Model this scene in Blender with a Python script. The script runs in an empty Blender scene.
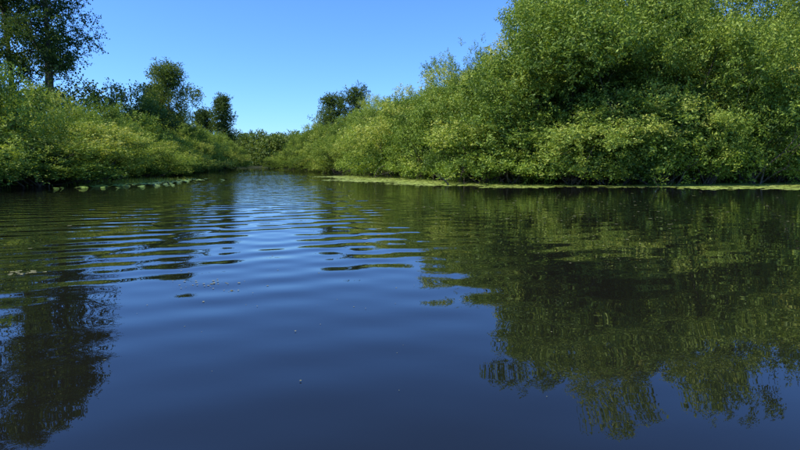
import bpy, math, numpy as np
from mathutils import Vector
rng = np.random.default_rng(7)
S = bpy.context.scene
S.view_settings.view_transform='Standard'; S.view_settings.look='None'
S.view_settings.exposure=0; S.view_settings.gamma=1

# ---------------------------------------------------------------- helpers
def link(o, parent=None):
    S.collection.objects.link(o)
    if parent is not None: o.parent = parent
    return o
def mesh_np(name, V, F, mat=None, smooth=False):
    me = bpy.data.meshes.new(name)
    V = np.asarray(V, dtype=np.float32)
    if not isinstance(F, list): F=[F]
    F=[np.asarray(f,dtype=np.int32) for f in F if len(f)]
    me.vertices.add(len(V)); me.vertices.foreach_set('co', V.ravel())
    if F:
        nl=sum(f.size for f in F); npoly=sum(len(f) for f in F)
        me.loops.add(nl); me.polygons.add(npoly)
        me.loops.foreach_set('vertex_index', np.concatenate([f.ravel() for f in F]))
        st=[];c=0
        for f in F:
            st.append(c+np.arange(len(f))*f.shape[1]); c+=f.size
        me.polygons.foreach_set('loop_start', np.concatenate(st).astype(np.int32))
        if smooth: me.polygons.foreach_set('use_smooth', np.ones(npoly,dtype=bool))
    me.update(calc_edges=True)
    if mat: me.materials.append(mat)
    return me
class Tubes:
    def __init__(s): s.V=[]; s.F=[]; s.n=0
    def add(s, P, R, k=6):
        P=np.asarray(P,float); R=np.asarray(R,float); m=len(P)
        T=np.gradient(P,axis=0); T/=np.linalg.norm(T,axis=1)[:,None]+1e-9
        up=np.array([0.31,0.95,0.05]); A=np.cross(T,up); A/=np.linalg.norm(A,axis=1)[:,None]+1e-9
        B=np.cross(T,A); a=np.linspace(0,2*math.pi,k,endpoint=False)
        V=P[:,None,:]+R[:,None,None]*(np.cos(a)[None,:,None]*A[:,None,:]+np.sin(a)[None,:,None]*B[:,None,:])
        s.V.append(V.reshape(-1,3))
        i=np.arange(m-1)[:,None]*k; j=np.arange(k)[None,:]; j2=(j+1)%k
        s.F.append(np.stack([i+j,i+j2,i+k+j2,i+k+j],-1).reshape(-1,4)+s.n); s.n+=m*k
    def mesh(s,name,mat): 
        return mesh_np(name,np.concatenate(s.V),np.concatenate(s.F),mat,True)
def curve(p0,p1,n=6,bend=0.12,g=rng):
    p0=np.array(p0,float);p1=np.array(p1,float);t=np.linspace(0,1,n)[:,None]
    L=np.linalg.norm(p1-p0); o=g.normal(0,bend*L,3); o2=g.normal(0,bend*L*0.3,3)
    return p0+(p1-p0)*t+o*np.sin(math.pi*t)+o2*np.sin(2*math.pi*t)
def norm(v): return v/(np.linalg.norm(v,axis=-1,keepdims=True)+1e-9)
def rdir(n): return norm(rng.normal(size=(n,3)))

# ---------------------------------------------------------------- materials
def newmat(name):
    m=bpy.data.materials.new(name); m.use_nodes=True; nt=m.node_tree; nt.nodes.clear()
    return m,nt,nt.nodes,nt.links
def ramp(N,stops):
    r=N.new('ShaderNodeValToRGB'); e=r.color_ramp.elements
    while len(e)<len(stops): e.new(0.5)
    for q,(p,c) in zip(e,stops): q.position=p; q.color=(*c,1)
    return r
def leaf_material(name, stops, transl=0.38, rough=0.5, objvar=.32, gloss=.026):
    m,nt,N,L=newmat(name)
    out=N.new('ShaderNodeOutputMaterial')
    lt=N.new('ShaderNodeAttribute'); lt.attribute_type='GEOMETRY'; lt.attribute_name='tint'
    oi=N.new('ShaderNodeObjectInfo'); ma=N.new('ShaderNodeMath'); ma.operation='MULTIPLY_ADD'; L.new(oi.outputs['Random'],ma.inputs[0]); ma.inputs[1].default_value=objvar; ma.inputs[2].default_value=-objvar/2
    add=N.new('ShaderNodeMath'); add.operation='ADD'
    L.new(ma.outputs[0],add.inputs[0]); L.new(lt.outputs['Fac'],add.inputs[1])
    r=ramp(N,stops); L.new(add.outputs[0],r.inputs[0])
    p=N.new('ShaderNodeBsdfDiffuse'); L.new(r.outputs[0],p.inputs['Color'])
    gl=N.new('ShaderNodeBsdfGlossy'); gl.inputs['Roughness'].default_value=rough; gl.inputs['Color'].default_value=(.9,1,.75,1)
    mg=N.new('ShaderNodeMixShader'); mg.inputs[0].default_value=gloss; L.new(p.outputs[0],mg.inputs[1]); L.new(gl.outputs[0],mg.inputs[2])
    tr=N.new('ShaderNodeBsdfTranslucent')
    mx=N.new('ShaderNodeMix'); mx.data_type='RGBA'; mx.blend_type='MULTIPLY'; mx.inputs[0].default_value=1
    L.new(r.outputs[0],mx.inputs[6]); mx.inputs[7].default_value=(1.5,1.55,0.6,1)
    L.new(mx.outputs[2],tr.inputs[0])
    ms=N.new('ShaderNodeMixShader'); ms.inputs[0].default_value=transl
    L.new(mg.outputs[0],ms.inputs[1]); L.new(tr.outputs[0],ms.inputs[2]); L.new(ms.outputs[0],out.inputs[0])
    return m
M_leaf=leaf_material('willow_leaf',[(0.0,(0.03,0.058,0.010)),(0.35,(0.115,0.185,0.026)),(0.7,(0.30,0.38,0.055)),(1.0,(0.50,0.49,0.11))],.22)
M_leafd=leaf_material('tree_leaf',[(0.0,(0.018,0.04,0.012)),(0.5,(0.085,0.13,0.024)),(1.0,(0.20,0.24,0.045))],0.28)
M_grass=leaf_material('sedge_blade',[(0.0,(0.08,0.13,0.02)),(0.5,(0.20,0.26,0.04)),(1.0,(0.34,0.34,0.09))],0.35)
def noise_mat(name,stops,scale,rough=0.9,bump=0.3,detail=6):
    m,nt,N,L=newmat(name); out=N.new('ShaderNodeOutputMaterial'); p=N.new('ShaderNodeBsdfPrincipled')
    g=N.new('ShaderNodeNewGeometry'); n=N.new('ShaderNodeTexNoise'); n.inputs['Scale'].default_value=scale; n.inputs['Detail'].default_value=detail
    L.new(g.outputs['Position'],n.inputs['Vector']); r=ramp(N,stops); L.new(n.outputs[0],r.inputs[0])
    L.new(r.outputs[0],p.inputs['Base Color']); p.inputs['Roughness'].default_value=rough
    p.inputs['Specular IOR Level'].default_value=.2
    if bump:
        b=N.new('ShaderNodeBump'); b.inputs['Strength'].default_value=bump; b.inputs['Distance'].default_value=0.03
        L.new(n.outputs[0],b.inputs['Height']); L.new(b.outputs[0],p.inputs['Normal'])
    L.new(p.outputs[0],out.inputs[0])
    return m
M_bark=noise_mat('bark',[(0.3,(0.06,0.045,0.03)),(0.7,(0.19,0.155,0.12))],9,bump=0,detail=3)
M_soil=noise_mat('bank_soil',[(0.3,(0.012,0.014,0.006)),(0.55,(0.028,0.034,0.010)),(0.75,(0.05,0.06,0.016))],3.0)
M_weed=noise_mat('duckweed',[(0.3,(0.18,0.25,0.035)),(0.5,(0.36,0.44,0.08)),(0.75,(0.55,0.57,0.19))],1.8,0.6,0)
M_pad=noise_mat('lily_pad',[(0.3,(0.12,0.22,0.04)),(0.6,(0.26,0.36,0.07)),(0.85,(0.42,0.44,0.13))],1.7,0.5,0)
M_dry=noise_mat('dead_leaf',[(0.3,(0.14,0.14,0.06)),(0.7,(0.34,0.32,0.14))],6,0.7,0)

# ---------------------------------------------------------------- leafy spray templates (numpy only, baked into the plants)
def spray_np(seed,L=0.9,nside=6,ll=0.10,lw=0.036,step=0.036,spread=0.85,sidelen=0.42):
    g=np.random.default_rng(seed); LV=[];tw=[]
    main=curve((0,0,0),(g.normal(0,.12),g.normal(0,.12),L),6,0.07,g); tw.append(main)
    for i in range(nside):
        t=(i+0.8)/(nside+0.8)*0.85; idx=t*5; a=int(idx); b=main[a]+(main[min(a+1,5)]-main[a])*(idx-a)
        ang=i*2.4+g.normal(0,.3); d=norm(np.array([math.cos(ang)*spread,math.sin(ang)*spread,0.65]))
        ln=sidelen*(1.15-0.55*t)*g.uniform(.8,1.2); tw.append(curve(b,b+d*ln,4,0.08,g))
    for P in tw:
        seg=np.linalg.norm(np.diff(P,axis=0),axis=1).sum(); n=max(3,int(seg/step))
        for t in np.linspace(0.12,1,n):
            idx=t*(len(P)-1); a=min(int(idx),len(P)-2); p=P[a]+(P[a+1]-P[a])*(idx-a); td=norm(P[a+1]-P[a])
            pr=norm(np.cross(td,g.normal(size=3))); d=norm(td*0.55+pr*0.85+np.array([0,0,-0.1])); 
            w=norm(np.cross(d,g.normal(size=3))); l=ll*g.uniform(.6,1.2); h=lw*0.5*g.uniform(.8,1.2); nn=np.cross(w,d)
            LV.append([p,p+d*l*.45+w*h+nn*h*.35,p+d*l-np.array([0,0,l*.12]),p+d*l*.45-w*h+nn*h*.35])
    LV=np.array(LV); 
    return LV.reshape(-1,3), np.repeat(g.normal(0,.10,len(LV)),4)
WIL=[spray_np(10+i,L=.9,nside=6,ll=.16,lw=.062,step=.06,sidelen=.40) for i in range(8)]
TRE=[spray_np(30+i,L=0.9,nside=5,ll=0.15,lw=0.11,step=0.085,spread=1.0,sidelen=.5) for i in range(6)]
FAR=[spray_np(70+i,L=0.9,nside=4,ll=0.26,lw=0.2,step=0.16,spread=1.0,sidelen=.5) for i in range(6)]
NQ=[0]
def bake(name,protos,P,D,scl,tint,mat):
    P=np.asarray(P,float);D=norm(D);n=len(P)
    X=norm(np.cross(D,rdir(n)));Y=np.cross(D,X); k=rng.integers(0,len(protos),n); VV=[];TT=[]
    for i,(v,lv) in enumerate(protos):
        m=k==i
        if not m.any(): continue
        R=np.stack([X[m],Y[m],D[m]],1)*np.asarray(scl)[m][:,None,None]       # rows = axes
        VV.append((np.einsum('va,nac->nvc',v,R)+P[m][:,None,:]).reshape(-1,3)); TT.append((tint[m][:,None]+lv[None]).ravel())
    V=np.concatenate(VV);T=np.concatenate(TT); NQ[0]+=len(V)//4
    me=mesh_np(name,V,np.arange(len(V)).reshape(-1,4),mat)
    a=me.attributes.new('tint','FLOAT','POINT'); a.data.foreach_set('value',T.astype(np.float32)); return me

def shrub_proto(h,rx,dens=1.0,name='shrub',protos=WIL,mat=M_leaf,ss=1.0,tint=.5,skirt=.0):
    """returns (stems mesh, foliage mesh) of a thicket shrub standing at the origin"""
    c=np.array([0,0,0.42*h]); rad=np.array([rx,rx,0.58*h])
    nl=int(8+1.8*h/ss); D=rdir(nl*3); D=D[D[:,2]>-0.75][:nl]
    LC=c+D*rad*rng.uniform(.55,1.16,(nl,1)); LC[:,2]=np.maximum(LC[:,2],0.7)
    rl=(0.66+0.062*h)*rng.uniform(.5,1.45,nl)
    P=[];DD=[];T=[]
    for k in range(nl):
        n=int(27*dens*(rl[k]/ss)**1.8)+6
        d=rdir(n); d[:,2]=np.where(d[:,2]<-.3,-d[:,2]*rng.uniform(-.6,1,n),d[:,2]); sh=np.array([1.15,1.15,.78]); p=LC[k]+d*rl[k]*rng.uniform(.70,1.0,(n,1))*sh
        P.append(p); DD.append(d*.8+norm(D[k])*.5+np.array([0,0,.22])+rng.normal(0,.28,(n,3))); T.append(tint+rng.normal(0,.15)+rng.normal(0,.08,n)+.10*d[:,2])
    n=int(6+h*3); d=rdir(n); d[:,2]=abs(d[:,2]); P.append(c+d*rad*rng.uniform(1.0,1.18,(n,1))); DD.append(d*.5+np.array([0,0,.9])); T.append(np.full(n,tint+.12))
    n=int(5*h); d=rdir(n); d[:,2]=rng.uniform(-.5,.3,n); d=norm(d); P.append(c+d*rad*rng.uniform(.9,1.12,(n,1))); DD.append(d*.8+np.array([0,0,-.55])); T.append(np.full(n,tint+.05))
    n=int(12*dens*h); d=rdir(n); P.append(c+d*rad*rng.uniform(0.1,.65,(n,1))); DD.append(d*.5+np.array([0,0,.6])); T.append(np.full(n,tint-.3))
    P=np.concatenate(P);DD=np.concatenate(DD);T=np.concatenate(T)
    gap=skirt*(1+.6*np.sin(np.arctan2(P[:,1],P[:,0])*3+rng.uniform(0,6)))
    k=P[:,2]+norm(DD)[:,2]*.4>gap-.1
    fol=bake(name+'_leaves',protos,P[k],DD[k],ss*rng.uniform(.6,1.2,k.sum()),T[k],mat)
    tb=Tubes()
    for k in rng.choice(nl,min(nl,12),replace=False):
        b=np.array([rng.normal(0,.12*rx),rng.normal(0,.12*rx),-.6]); pts=curve(b,LC[k],7,.09)
        tb.add(pts,np.linspace(.03+.005*h,.012,7),5)
        for q in range(4):
            s=pts[rng.integers(3,7)]; tb.add(curve(s,s+(rdir(1)[0]+np.array([0,0,.5]))*rl[k]*1.1,4,.1),np.linspace(.014,.004,4),3)
    return tb.mesh(name+'_stems',M_bark),fol
SIZES={'S':(4.2,1.9),'M':(7.0,2.2),'L':(10.0,3.0)}
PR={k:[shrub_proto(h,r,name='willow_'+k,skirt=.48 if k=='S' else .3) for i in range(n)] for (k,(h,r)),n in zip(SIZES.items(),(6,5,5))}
ALD=[shrub_proto(6.5,3,name='alder',protos=TRE,mat=M_leafd,ss=1.4,tint=.42) for i in range(2)]
def place(protos,base,x,y,h,r,name,z0=.15):
    st,fo=protos[rng.integers(len(protos))]; h0,r0=base; sz=h/h0; sr=r/r0
    o=link(bpy.data.objects.new(name,st)); o.location=(x,y,z0); o.scale=(sr*rng.uniform(.9,1.1),sr*rng.uniform(.9,1.1),sz); o.rotation_euler=(0,0,rng.uniform(0,6.28))
    link(bpy.data.objects.new('foliage',fo),o); return o
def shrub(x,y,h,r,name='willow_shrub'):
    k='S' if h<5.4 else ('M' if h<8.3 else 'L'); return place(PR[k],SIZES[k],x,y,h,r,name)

def tree(name,x,y,H,base,cr,z0=0.6,ss=1.3,nlimb=16,clump=1.3,dens=22,tint=.4,r0=None,fork=1,shape=0.8):
    tb=Tubes(); r0=r0 or H*.014; P=[];DD=[];T=[]
    for f in range(fork):
        off=rng.normal(0,cr*.22*(fork>1),2); top=np.array([x+off[0],y+off[1],H])
        tr=curve((x+off[0]*.2,y+off[1]*.2,z0-.6),top,12,.02); tb.add(tr,np.linspace(r0,r0*.12,12),8)
        for i in range(nlimb):
            t=base/H+(1-base/H)*(i+.5)/nlimb; idx=t*11;a=min(int(idx),10); p=tr[a]+(tr[a+1]-tr[a])*(idx-a)
            u=(t-base/H)/(1-base/H); ln=cr*(math.sin(math.pi*(0.18+0.82*u)**shape)*.85+.18)*rng.uniform(.55,1.25)
            an=i*2.4+rng.normal(0,.4); d=norm(np.array([math.cos(an),math.sin(an),.45+.6*u+rng.normal(0,.15)]))
            e=p+d*ln; lp=curve(p,e,6,.07); tb.add(lp,np.linspace(r0*(1-t)*.45+.03,.015,6),5)
            for q in range(4):
                w=rng.uniform(.35,1.0); s=lp[int(w*5)]; dd=norm(d*.5+rdir(1)[0]); e2=s+dd*ln*.38*rng.uniform(.5,1.1)
                tb.add(curve(s,e2,4,.08),np.linspace(.03,.008,4),4)
                n=int(dens*rng.uniform(.4,1.3)); cd=rdir(n); rr=clump*rng.uniform(.5,1.15)
                P.append(e2+cd*rr*rng.uniform(.1,1,(n,1))*np.array([1,1,.7])); DD.append(cd*.7+np.array([0,0,.15])+rng.normal(0,.3,(n,3)))
                T.append(tint+rng.normal(0,.10)+rng.normal(0,.06,n))
    P=np.concatenate(P);DD=np.concatenate(DD);T=np.concatenate(T)
    par=link(bpy.data.objects.new(name,tb.mesh(name,M_bark)))
    link(bpy.data.objects.new('foliage',bake('foliage',TRE,P,DD,ss*rng.uniform(.6,1.15,len(P)),T,M_leafd)),par); return par

# ---------------------------------------------------------------- river outline / terrain
R=[(-70,165),(-34,134),(-24,112),(-21.5,92),(-14.2,79),(-7.8,62),(-2.8,46),(-.2,37),(2.4,30),(4.6,26.6),(8.7,25),(13.5,25.8),(20,28.2),(28,31),(45,33),(75,30),(120,25)]
Lb=[(-200,150),(-75,142),(-38,122),(-28.5,100),(-23.5,60),(-16,36),(-15.3,28.5),(-15.4,24.5),(-15.6,21),(-16.5,17.5),(-19,8),(-19,-20),(-25,-80)]
poly=np.array(R+[(140,-80)]+Lb[::-1]+[(-200,170)],float)
def sdist(X,Y):
    X=np.atleast_1d(X).ravel();Y=np.atleast_1d(Y).ravel(); P=np.stack([X,Y],1); d=np.full(len(P),1e9); ins=np.zeros(len(P),bool)
    m=len(poly)
    for i in range(m):
        a=poly[i];b=poly[(i+1)%m]; ab=b-a; t=np.clip(((P-a)@ab)/(ab@ab),0,1); q=a+t[:,None]*ab
        d=np.minimum(d,np.hypot(*(P-q).T))
        c=((a[1]>Y)!=(b[1]>Y)); xi=(b[0]-a[0])*(Y-a[1])/((b[1]-a[1]) if b[1]!=a[1] else 1e-9)+a[0]; ins^=(c&(X<xi))
    return np.where(ins,-d,d)
def landward(p,d):
    nrm=np.array([d[1],-d[0]]); return nrm if sdist(p[0]+nrm[0],p[1]+nrm[1])[0]>0 else -nrm
def axis(lo,hi,st,far):
    c=np.arange(lo,hi+st,st); g=[];s=st;v=hi
    while v<far: s*=1.35; v+=s; g.append(v)
    h=[];s=st;v=lo
    while v>-far: s*=1.35; v-=s; h.append(v)
    return np.array(h[::-1]+list(c)+g)
ax=axis(-70,60,.8,4000); ay=axis(-10,175,.9,4000)
X,Y=np.meshgrid(ax,ay); sd=sdist(X,Y).reshape(X.shape)
sd2=sd-.9+0.35*np.sin(X*.9+Y*.5)*np.sin(Y*.7-X*.3)
Z=np.where(sd2<0,np.maximum(-1.2,sd2*.35-.03),np.minimum(.10*sd2,1.4))+.03*np.sin(X*1.7)*np.sin(Y*1.3)*np.clip(sd2,0,1)
nx,ny=len(ax),len(ay); idx=np.arange(nx*ny).reshape(ny,nx)
F=np.stack([idx[:-1,:-1],idx[:-1,1:],idx[1:,1:],idx[1:,:-1]],-1).reshape(-1,4)
link(bpy.data.objects.new('ground',mesh_np('ground',np.stack([X.ravel(),Y.ravel(),Z.ravel()],1),F,M_soil,True)))

# ---------------------------------------------------------------- water
m,nt,N,L=newmat('river_water'); out=N.new('ShaderNodeOutputMaterial'); p=N.new('ShaderNodeBsdfPrincipled')
p.inputs['Base Color'].default_value=(0.0095,0.0095,0.006,1); p.inputs['Roughness'].default_value=0.008; p.inputs['IOR'].default_value=1.45
geo=N.new('ShaderNodeNewGeometry'); sx=N.new('ShaderNodeSeparateXYZ'); L.new(geo.outputs['Position'],sx.inputs[0])
def M(op,a,b=None,c=None):
    n=N.new('ShaderNodeMath'); n.operation=op
    for i,v in enumerate((a,b,c)):
        if v is None: continue
        if isinstance(v,(int,float)): n.inputs[i].default_value=v
        else: L.new(v,n.inputs[i])
    return n.outputs[0]
def MR(v,a,b,c,d):
    n=N.new('ShaderNodeMapRange'); n.interpolation_type='SMOOTHSTEP'; L.new(v,n.inputs[0])
    for i,q in enumerate((a,b,c,d)): n.inputs[i+1].default_value=q
    return n.outputs[0]
def NZ(scale,stretch=(1,1,1),detail=2,rot=0):
    mp=N.new('ShaderNodeMapping'); mp.inputs['Scale'].default_value=stretch; mp.inputs['Rotation'].default_value=(0,0,rot)
    L.new(geo.outputs['Position'],mp.inputs[0]); n=N.new('ShaderNodeTexNoise'); n.noise_dimensions='2D'; n.inputs['Scale'].default_value=scale; n.inputs['Detail'].default_value=detail
    L.new(mp.outputs[0],n.inputs['Vector']); return n.outputs[0]
x,y=sx.outputs[0],sx.outputs[1]
def sine(lam,ang,amp,warp,wn):
    k=2*math.pi/lam; ph=M('ADD',M('MULTIPLY',x,k*math.cos(ang)),M('MULTIPLY',y,k*math.sin(ang)))
    ph=M('ADD',ph,M('MULTIPLY',wn,warp)); return M('MULTIPLY',M('SINE',ph),amp)
w1=NZ(.22,detail=1); w2=NZ(.35,(1,.8,1),1); patch=NZ(.13,(1,.6,1),1)
h=sine(.50,math.radians(-60),.0018,7,w1)
h=M('ADD',h,sine(.70,math.radians(-76),.0025,6,w2))
h=M('ADD',h,sine(.42,math.radians(-112),.0008,10,w1))
msk=M('MULTIPLY',MR(y,2.0,7.0,.30,1.0),MR(x,-2.0,3.5,1.0,.20))
h=M('MULTIPLY',h,M('MULTIPLY',msk,MR(patch,.35,.62,.55,1.15)))
small=M('MULTIPLY',M('SUBTRACT',NZ(2.6,(.75,1.3,1),2,.3),.5),M('MULTIPLY',MR(y,4,22,.0006,.008),MR(x,-4,8,1.2,.5)))
fine=M('MULTIPLY',M('SUBTRACT',NZ(.9,(.7,1.2,1),1),.5),.0026)
h=M('ADD',M('ADD',h,small),fine)
b=N.new('ShaderNodeBump'); b.inputs['Strength'].default_value=1; b.inputs['Distance'].default_value=1
L.new(h,b.inputs['Height']); L.new(b.outputs[0],p.inputs['Normal']); L.new(p.outputs[0],out.inputs[0])
link(bpy.data.objects.new('river_water',mesh_np('river_water',[(-4000,-4000,0),(4000,-4000,0),(4000,4000,0),(-4000,4000,0)],np.array([[0,1,2,3]]),m)))

# ---------------------------------------------------------------- vegetation
def walk(path,step):
    path=np.array(path,float); out=[]
    seg=np.hypot(*np.diff(path,axis=0).T); cum=np.r_[0,np.cumsum(seg)]; s=0
    while s<cum[-1]:
        i=min(np.searchsorted(cum,s,'right')-1,len(seg)-1); t=(s-cum[i])/seg[i]; p=path[i]*(1-t)+path[i+1]*t
        d=(path[i+1]-path[i])/seg[i]; out.append((p,d)); s+=step(p)
    return out
def HR(p):
    xs=[-21.5,-14.2,-7.8,-2.8,-.2,2.4,4.6,8.7,13.5,20,28]; hs=[6.2,7.8,8.4,8.3,8.9,9.4,9.6,9.9,11.4,13.4,14.2]
    return float(np.interp(p[0],xs,hs))
near=R[3:15]
for row,(off,hf,rf) in enumerate([(.9,.42,.20),(3.9,.76,.24),(7.2,1.0,.27)]):
    for p,d in walk(near,lambda p:(2.6 if row==0 else 3.5)*(1+max(0,p[1]-40)/60)*(1 if row<2 else 1.12)):
        nrm=landward(p,d)
        H=HR(p)*hf*(rng.uniform(.62,1.2) if row==0 else rng.uniform(.76,1.12)); q=p+nrm*(off+(rng.uniform(-.5,.8) if row==0 else rng.uniform(-1.1,1.1)))
        shrub(q[0],q[1],H-.2,(rf*HR(p)*rng.uniform(.8,1.1)) if row else rng.uniform(1.2,2.3))
def HL(p):
    ys=[8,21,25,29,36,60,80,100]; hs=[3.8,3.8,4.0,3.8,3.4,4.3,5.5,4.8]
    return float(np.interp(p[1],ys,hs))
for row,(off,hf) in enumerate([(.8,.6),(3.6,1.0),(6.8,1.08)]):
    for p,d in walk(Lb[3:11][::-1],lambda p:2.9*(1+max(0,p[1]-35)/60)):
        q=p+landward(p,d)*(off+rng.uniform(-.6,.6)); H=HL(p)*hf*rng.uniform(.65,1.22)
        shrub(q[0],q[1],H+.1,rng.uniform(1.3,2.1)*(1.2 if p[1]>45 else 1),'bank_shrub')
for x_,y_,h_,r_ in [(-28,50,7.0,3.2),(-24,52,6.4,2.6),(-32,46,6.8,3.5),(-26,38,5.0,2.6),(-36,42,6.8,3.2)]:
    place(ALD,(6.5,3),x_,y_,h_,r_,'alder_shrub',.5)
tree('cottonwood_tree',-30.4,50,21,8.5,4.4,fork=2,nlimb=16,dens=12,tint=.27,clump=1.2,r0=.34)
tree('cottonwood_tree',-34.5,49,25,8.5,3.6,nlimb=20,dens=13,tint=.25,clump=1.2,r0=.3)
tree('cottonwood_tree',-39.5,52,30,8,4.5,nlimb=22,dens=14,tint=.25,clump=1.4,r0=.3)
tree('poplar_tree',-28.5,70,12.2,4.0,3.2,nlimb=15,dens=14,tint=.62,clump=1.1)
tree('poplar_tree',-32.5,75,10.2,4,2.8,nlimb=12,dens=12,tint=.45,clump=1.1)
tree('poplar_tree',-31.5,100,12.0,3,2.3,nlimb=15,dens=11,tint=.38,clump=.9,shape=.6,ss=1.5)
tree('poplar_tree',-35.5,102,10.0,3,2.6,nlimb=13,dens=11,tint=.38,clump=1.0,shape=.6,ss=1.5)
tree('poplar_tree',-6.4,84,11.4,5,2.8,nlimb=14,dens=9,tint=.38,clump=1.0,shape=.7)
tree('poplar_tree',-10.0,86,10.4,5,2.4,nlimb=13,dens=9,tint=.38,clump=1.0,shape=.7)
# far mass of trees
P=[];DD=[];T=[]
for i in range(130):
    t=rng.uniform(); cx=-150+t*240; cy=168+rng.uniform(0,35); hh=rng.uniform(5.5,9.5); n=80; d=rdir(n)
    P.append(np.array([cx,cy,1+hh*.5])+d*np.array([3.6,3.0,hh*.5])*rng.uniform(.6,1,(n,1))); DD.append(d+np.array([0,0,.4])); T.append(np.full(n,.55+rng.normal(0,.1)))
for cx,cy,hh in [(-27.5,122,5.5),(-23,126,6),(-31,140,7),(-36,146,8),(-41,150,7.5),(-19,118,6),(-46,158,9),(-26,134,7)]:
    n=300; d=rdir(n); P.append(np.array([cx,cy,.6+hh*.45])+d*np.array([3.2,3,hh*.55])*rng.uniform(.5,1,(n,1))); DD.append(d+np.array([0,0,.4])); T.append(.75+rng.normal(0,.08,n))
P=np.concatenate(P);k=P[:,2]>.1
link(bpy.data.objects.new('distant_trees',bake('distant_trees',FAR,P[k],np.concatenate(DD)[k],rng.uniform(1.3,2.0,k.sum()),np.concatenate(T)[k],M_leafd)))
# sedge along the banks (one mesh of blades)
def blades(name,B,hs,w,tint):
    n=len(B); lean=rng.normal(0,.25,(n,2)); a=rng.uniform(0,6.28,n); wd=np.stack([np.cos(a),np.sin(a),0*a],1)*w; L_=[]
    for t in (0,.35,.7,1.0):
        p=np.stack([B[:,0]+lean[:,0]*t*t*hs,B[:,1]+lean[:,1]*t*t*hs,B[:,2]+hs*(t-.15*t*t)],1); ww=wd*(1-t*.9); L_+= [p-ww,p+ww]
    V=np.stack(L_,1).reshape(-1,3); o=np.arange(n)[:,None]*8
    F=np.concatenate([o+np.array([[2*k,2*k+1,2*k+3,2*k+2]]) for k in range(3)])
    me=mesh_np(name,V,F,M_grass); at=me.attributes.new('tint','FLOAT','POINT'); at.data.foreach_set('value',np.repeat(tint,8).astype(np.float32))
    return link(bpy.data.objects.new(name,me))
B=[];Hh=[];T=[]
for path in (near,Lb[3:11]):
    for p,d in walk(path,lambda p:.25):
        nrm=landward(p,d)
        if rng.uniform()<.4:
            q=p+nrm*rng.uniform(.1,1.3); k=22; t0=rng.normal(.3,.15); s0=rng.uniform(.15,.4)
            for i in range(k): B.append((q[0]+rng.normal(0,.2),q[1]+rng.normal(0,.2),-.02)); Hh.append(s0*rng.uniform(.5,1.2)); T.append(t0+rng.normal(0,.12))
for i in range(900): B.append((rng.normal(-13.9,.7),rng.normal(30,2.2),0)); Hh.append(.25*rng.uniform(.5,1.2)); T.append(rng.normal(.65,.12))
blades('sedge_grass',np.array(B),np.array(Hh),.011,np.array(T))

# ---------------------------------------------------------------- floating plants
def discs(name,C,rad,mat,k=7,z=.006,tilt=.03):
    n=len(C); a=np.linspace(0,2*math.pi,k,endpoint=False)[None]+rng.uniform(0,6.28,(n,1)); rr=rad[:,None]*rng.uniform(.6,1.2,(n,k))
    zz=z+rng.uniform(0,.006,(n,1))+tilt*rad[:,None]*np.cos(a-rng.uniform(0,6.28,(n,1)))
    V=np.stack([C[:,0:1]+rr*np.cos(a),C[:,1:2]+rr*np.sin(a),np.maximum(zz,.002)],-1).reshape(-1,3)
    return link(bpy.data.objects.new(name,mesh_np(name,V,np.arange(n*k).reshape(n,k),mat)))
C=[]
for p,d in walk(R[6:15],lambda p:.10):
    nrm=-landward(p,d)
    s=p[0]; wd=1.4+.5*math.sin(s*.9+1)+.5*math.sin(s*2.3)+.4*math.sin(s*5.1)
    if s<5.8: wd+=1.2
    if 6.8<s<9.5: wd*=.5
    if s>11.5: wd+=1.5
    wd=max(wd,0)
    for q in range(int(17*wd)): 
        o=rng.uniform(-.35,1)*(wd*1.4)+rng.normal(0,.25); C.append(p+nrm*o+d*rng.normal(0,.4))
C=np.array(C); discs('duckweed_mat',C,rng.uniform(.03,.16,len(C)),M_weed,7)
C=np.c_[rng.normal(-13.3,.8,560),rng.normal(30,2.8,560)]; C2=np.c_[rng.normal(-13.3,.6,160),rng.normal(26.5,1.2,160)]
C=np.concatenate([C,C2]); discs('lily_pads',C,rng.uniform(.09,.20,len(C)),M_pad,9,.012,.16)
C=[];RR=[]
for cx,cy,sx_,sy_,n,r_ in [(-3.45,5.05,.07,.05,26,.022),(-1.62,4.55,.14,.10,26,.013),(-1.35,4.3,.04,.03,8,.011),(1.9,7.3,.5,.4,26,.016),(2.4,10,.8,.8,30,.022),(2.3,5.5,.4,.4,14,.011),(5,12,2,2,80,.03),(0,3.5,1.6,1.0,40,.006),(-1.2,5,.8,1.0,24,.010),(-4,9,2,3,30,.03),(3.5,17,5,4,100,.04)]:
    C.append(np.c_[rng.normal(cx,sx_,n),rng.normal(cy,sy_,n)]); RR.append(r_*rng.uniform(.35,1.2,n))
C=np.concatenate(C); discs('floating_leaf_debris',C,np.concatenate(RR),M_dry,6,.001,.0)

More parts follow.
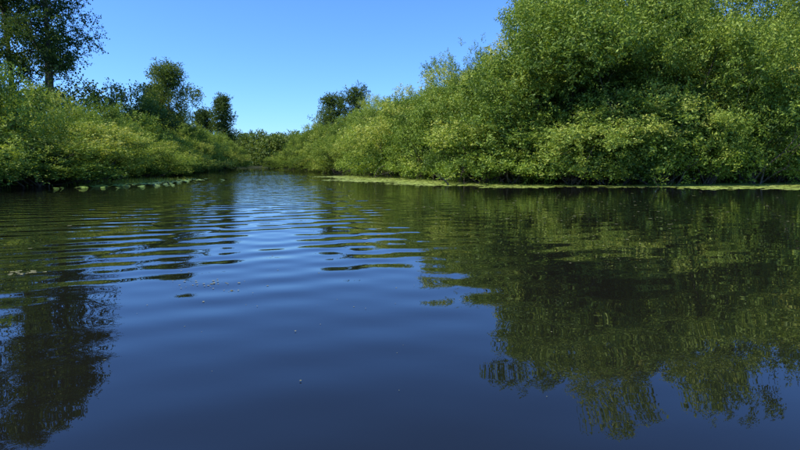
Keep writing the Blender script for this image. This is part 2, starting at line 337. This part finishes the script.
# dead branches leaning into the water
tb=Tubes()
for bx,by,nn in [(3.0,27.6,2),(11.6,24.9,1),(-1.0,37.5,2),(-4.5,47,2)]:
    for q in range(nn):
        e=np.array([bx+rng.normal(-.6,.5),by-rng.uniform(.4,1.3),rng.uniform(-.15,.3)]); pts=curve((bx+.3,by+1.2,.7),e,7,.10); tb.add(pts,np.linspace(.025,.006,7),5)
        for w in range(3):
            s=pts[rng.integers(2,7)]; tb.add(curve(s,s+rdir(1)[0]*.4,4,.1),np.linspace(.010,.003,4),4)
pts=curve((2.35,26.0,-.2),(1.75,25.6,.55),7,.06); tb.add(pts,np.linspace(.04,.014,7),6)
tb.add(curve(pts[3],pts[3]+np.array([.45,.1,.35]),5,.1),np.linspace(.022,.007,5),5); tb.add(curve(pts[5],pts[5]+np.array([-.25,0,.05]),4,.1),np.linspace(.014,.004,4),5)
link(bpy.data.objects.new('dead_branches',tb.mesh('dead_branches',M_bark)))

# ---------------------------------------------------------------- light
SUN_AZ=math.radians(-108); SUN_EL=math.radians(50)
W=bpy.data.worlds.new('World'); S.world=W; W.use_nodes=True; N=W.node_tree.nodes; L=W.node_tree.links; N.clear()
sky=N.new('ShaderNodeTexSky'); sky.sky_type='NISHITA'; sky.sun_disc=False; sky.sun_elevation=SUN_EL; sky.sun_rotation=SUN_AZ
sky.air_density=1.0; sky.dust_density=.2; sky.ozone_density=3
mx=N.new('ShaderNodeMix'); mx.data_type='RGBA'; mx.blend_type='MULTIPLY'; mx.inputs[0].default_value=1; mx.inputs[7].default_value=(.62,1.01,1.68,1)
L.new(sky.outputs[0],mx.inputs[6])
bg=N.new('ShaderNodeBackground'); bg.inputs[1].default_value=.15; o=N.new('ShaderNodeOutputWorld'); L.new(mx.outputs[2],bg.inputs[0]); L.new(bg.outputs[0],o.inputs[0])
sd_=Vector((math.sin(SUN_AZ)*math.cos(SUN_EL),math.cos(SUN_AZ)*math.cos(SUN_EL),math.sin(SUN_EL)))
l=bpy.data.lights.new('sun','SUN'); l.energy=5; l.angle=math.radians(.53); l.color=(1,.95,.84)
lo=link(bpy.data.objects.new('sun',l)); lo.rotation_euler=sd_.to_track_quat('Z','Y').to_euler()
# ---------------------------------------------------------------- camera
cd=bpy.data.cameras.new('camera'); cd.lens=25; cd.sensor_width=36; cd.clip_end=9000; cd.clip_start=.05
co=link(bpy.data.objects.new('camera',cd)); co.location=(0,0,1.0); co.rotation_euler=(math.radians(90-6.3),0,0); S.camera=co
print('QUADS',NQ[0],'OBJECTS',len(S.objects))
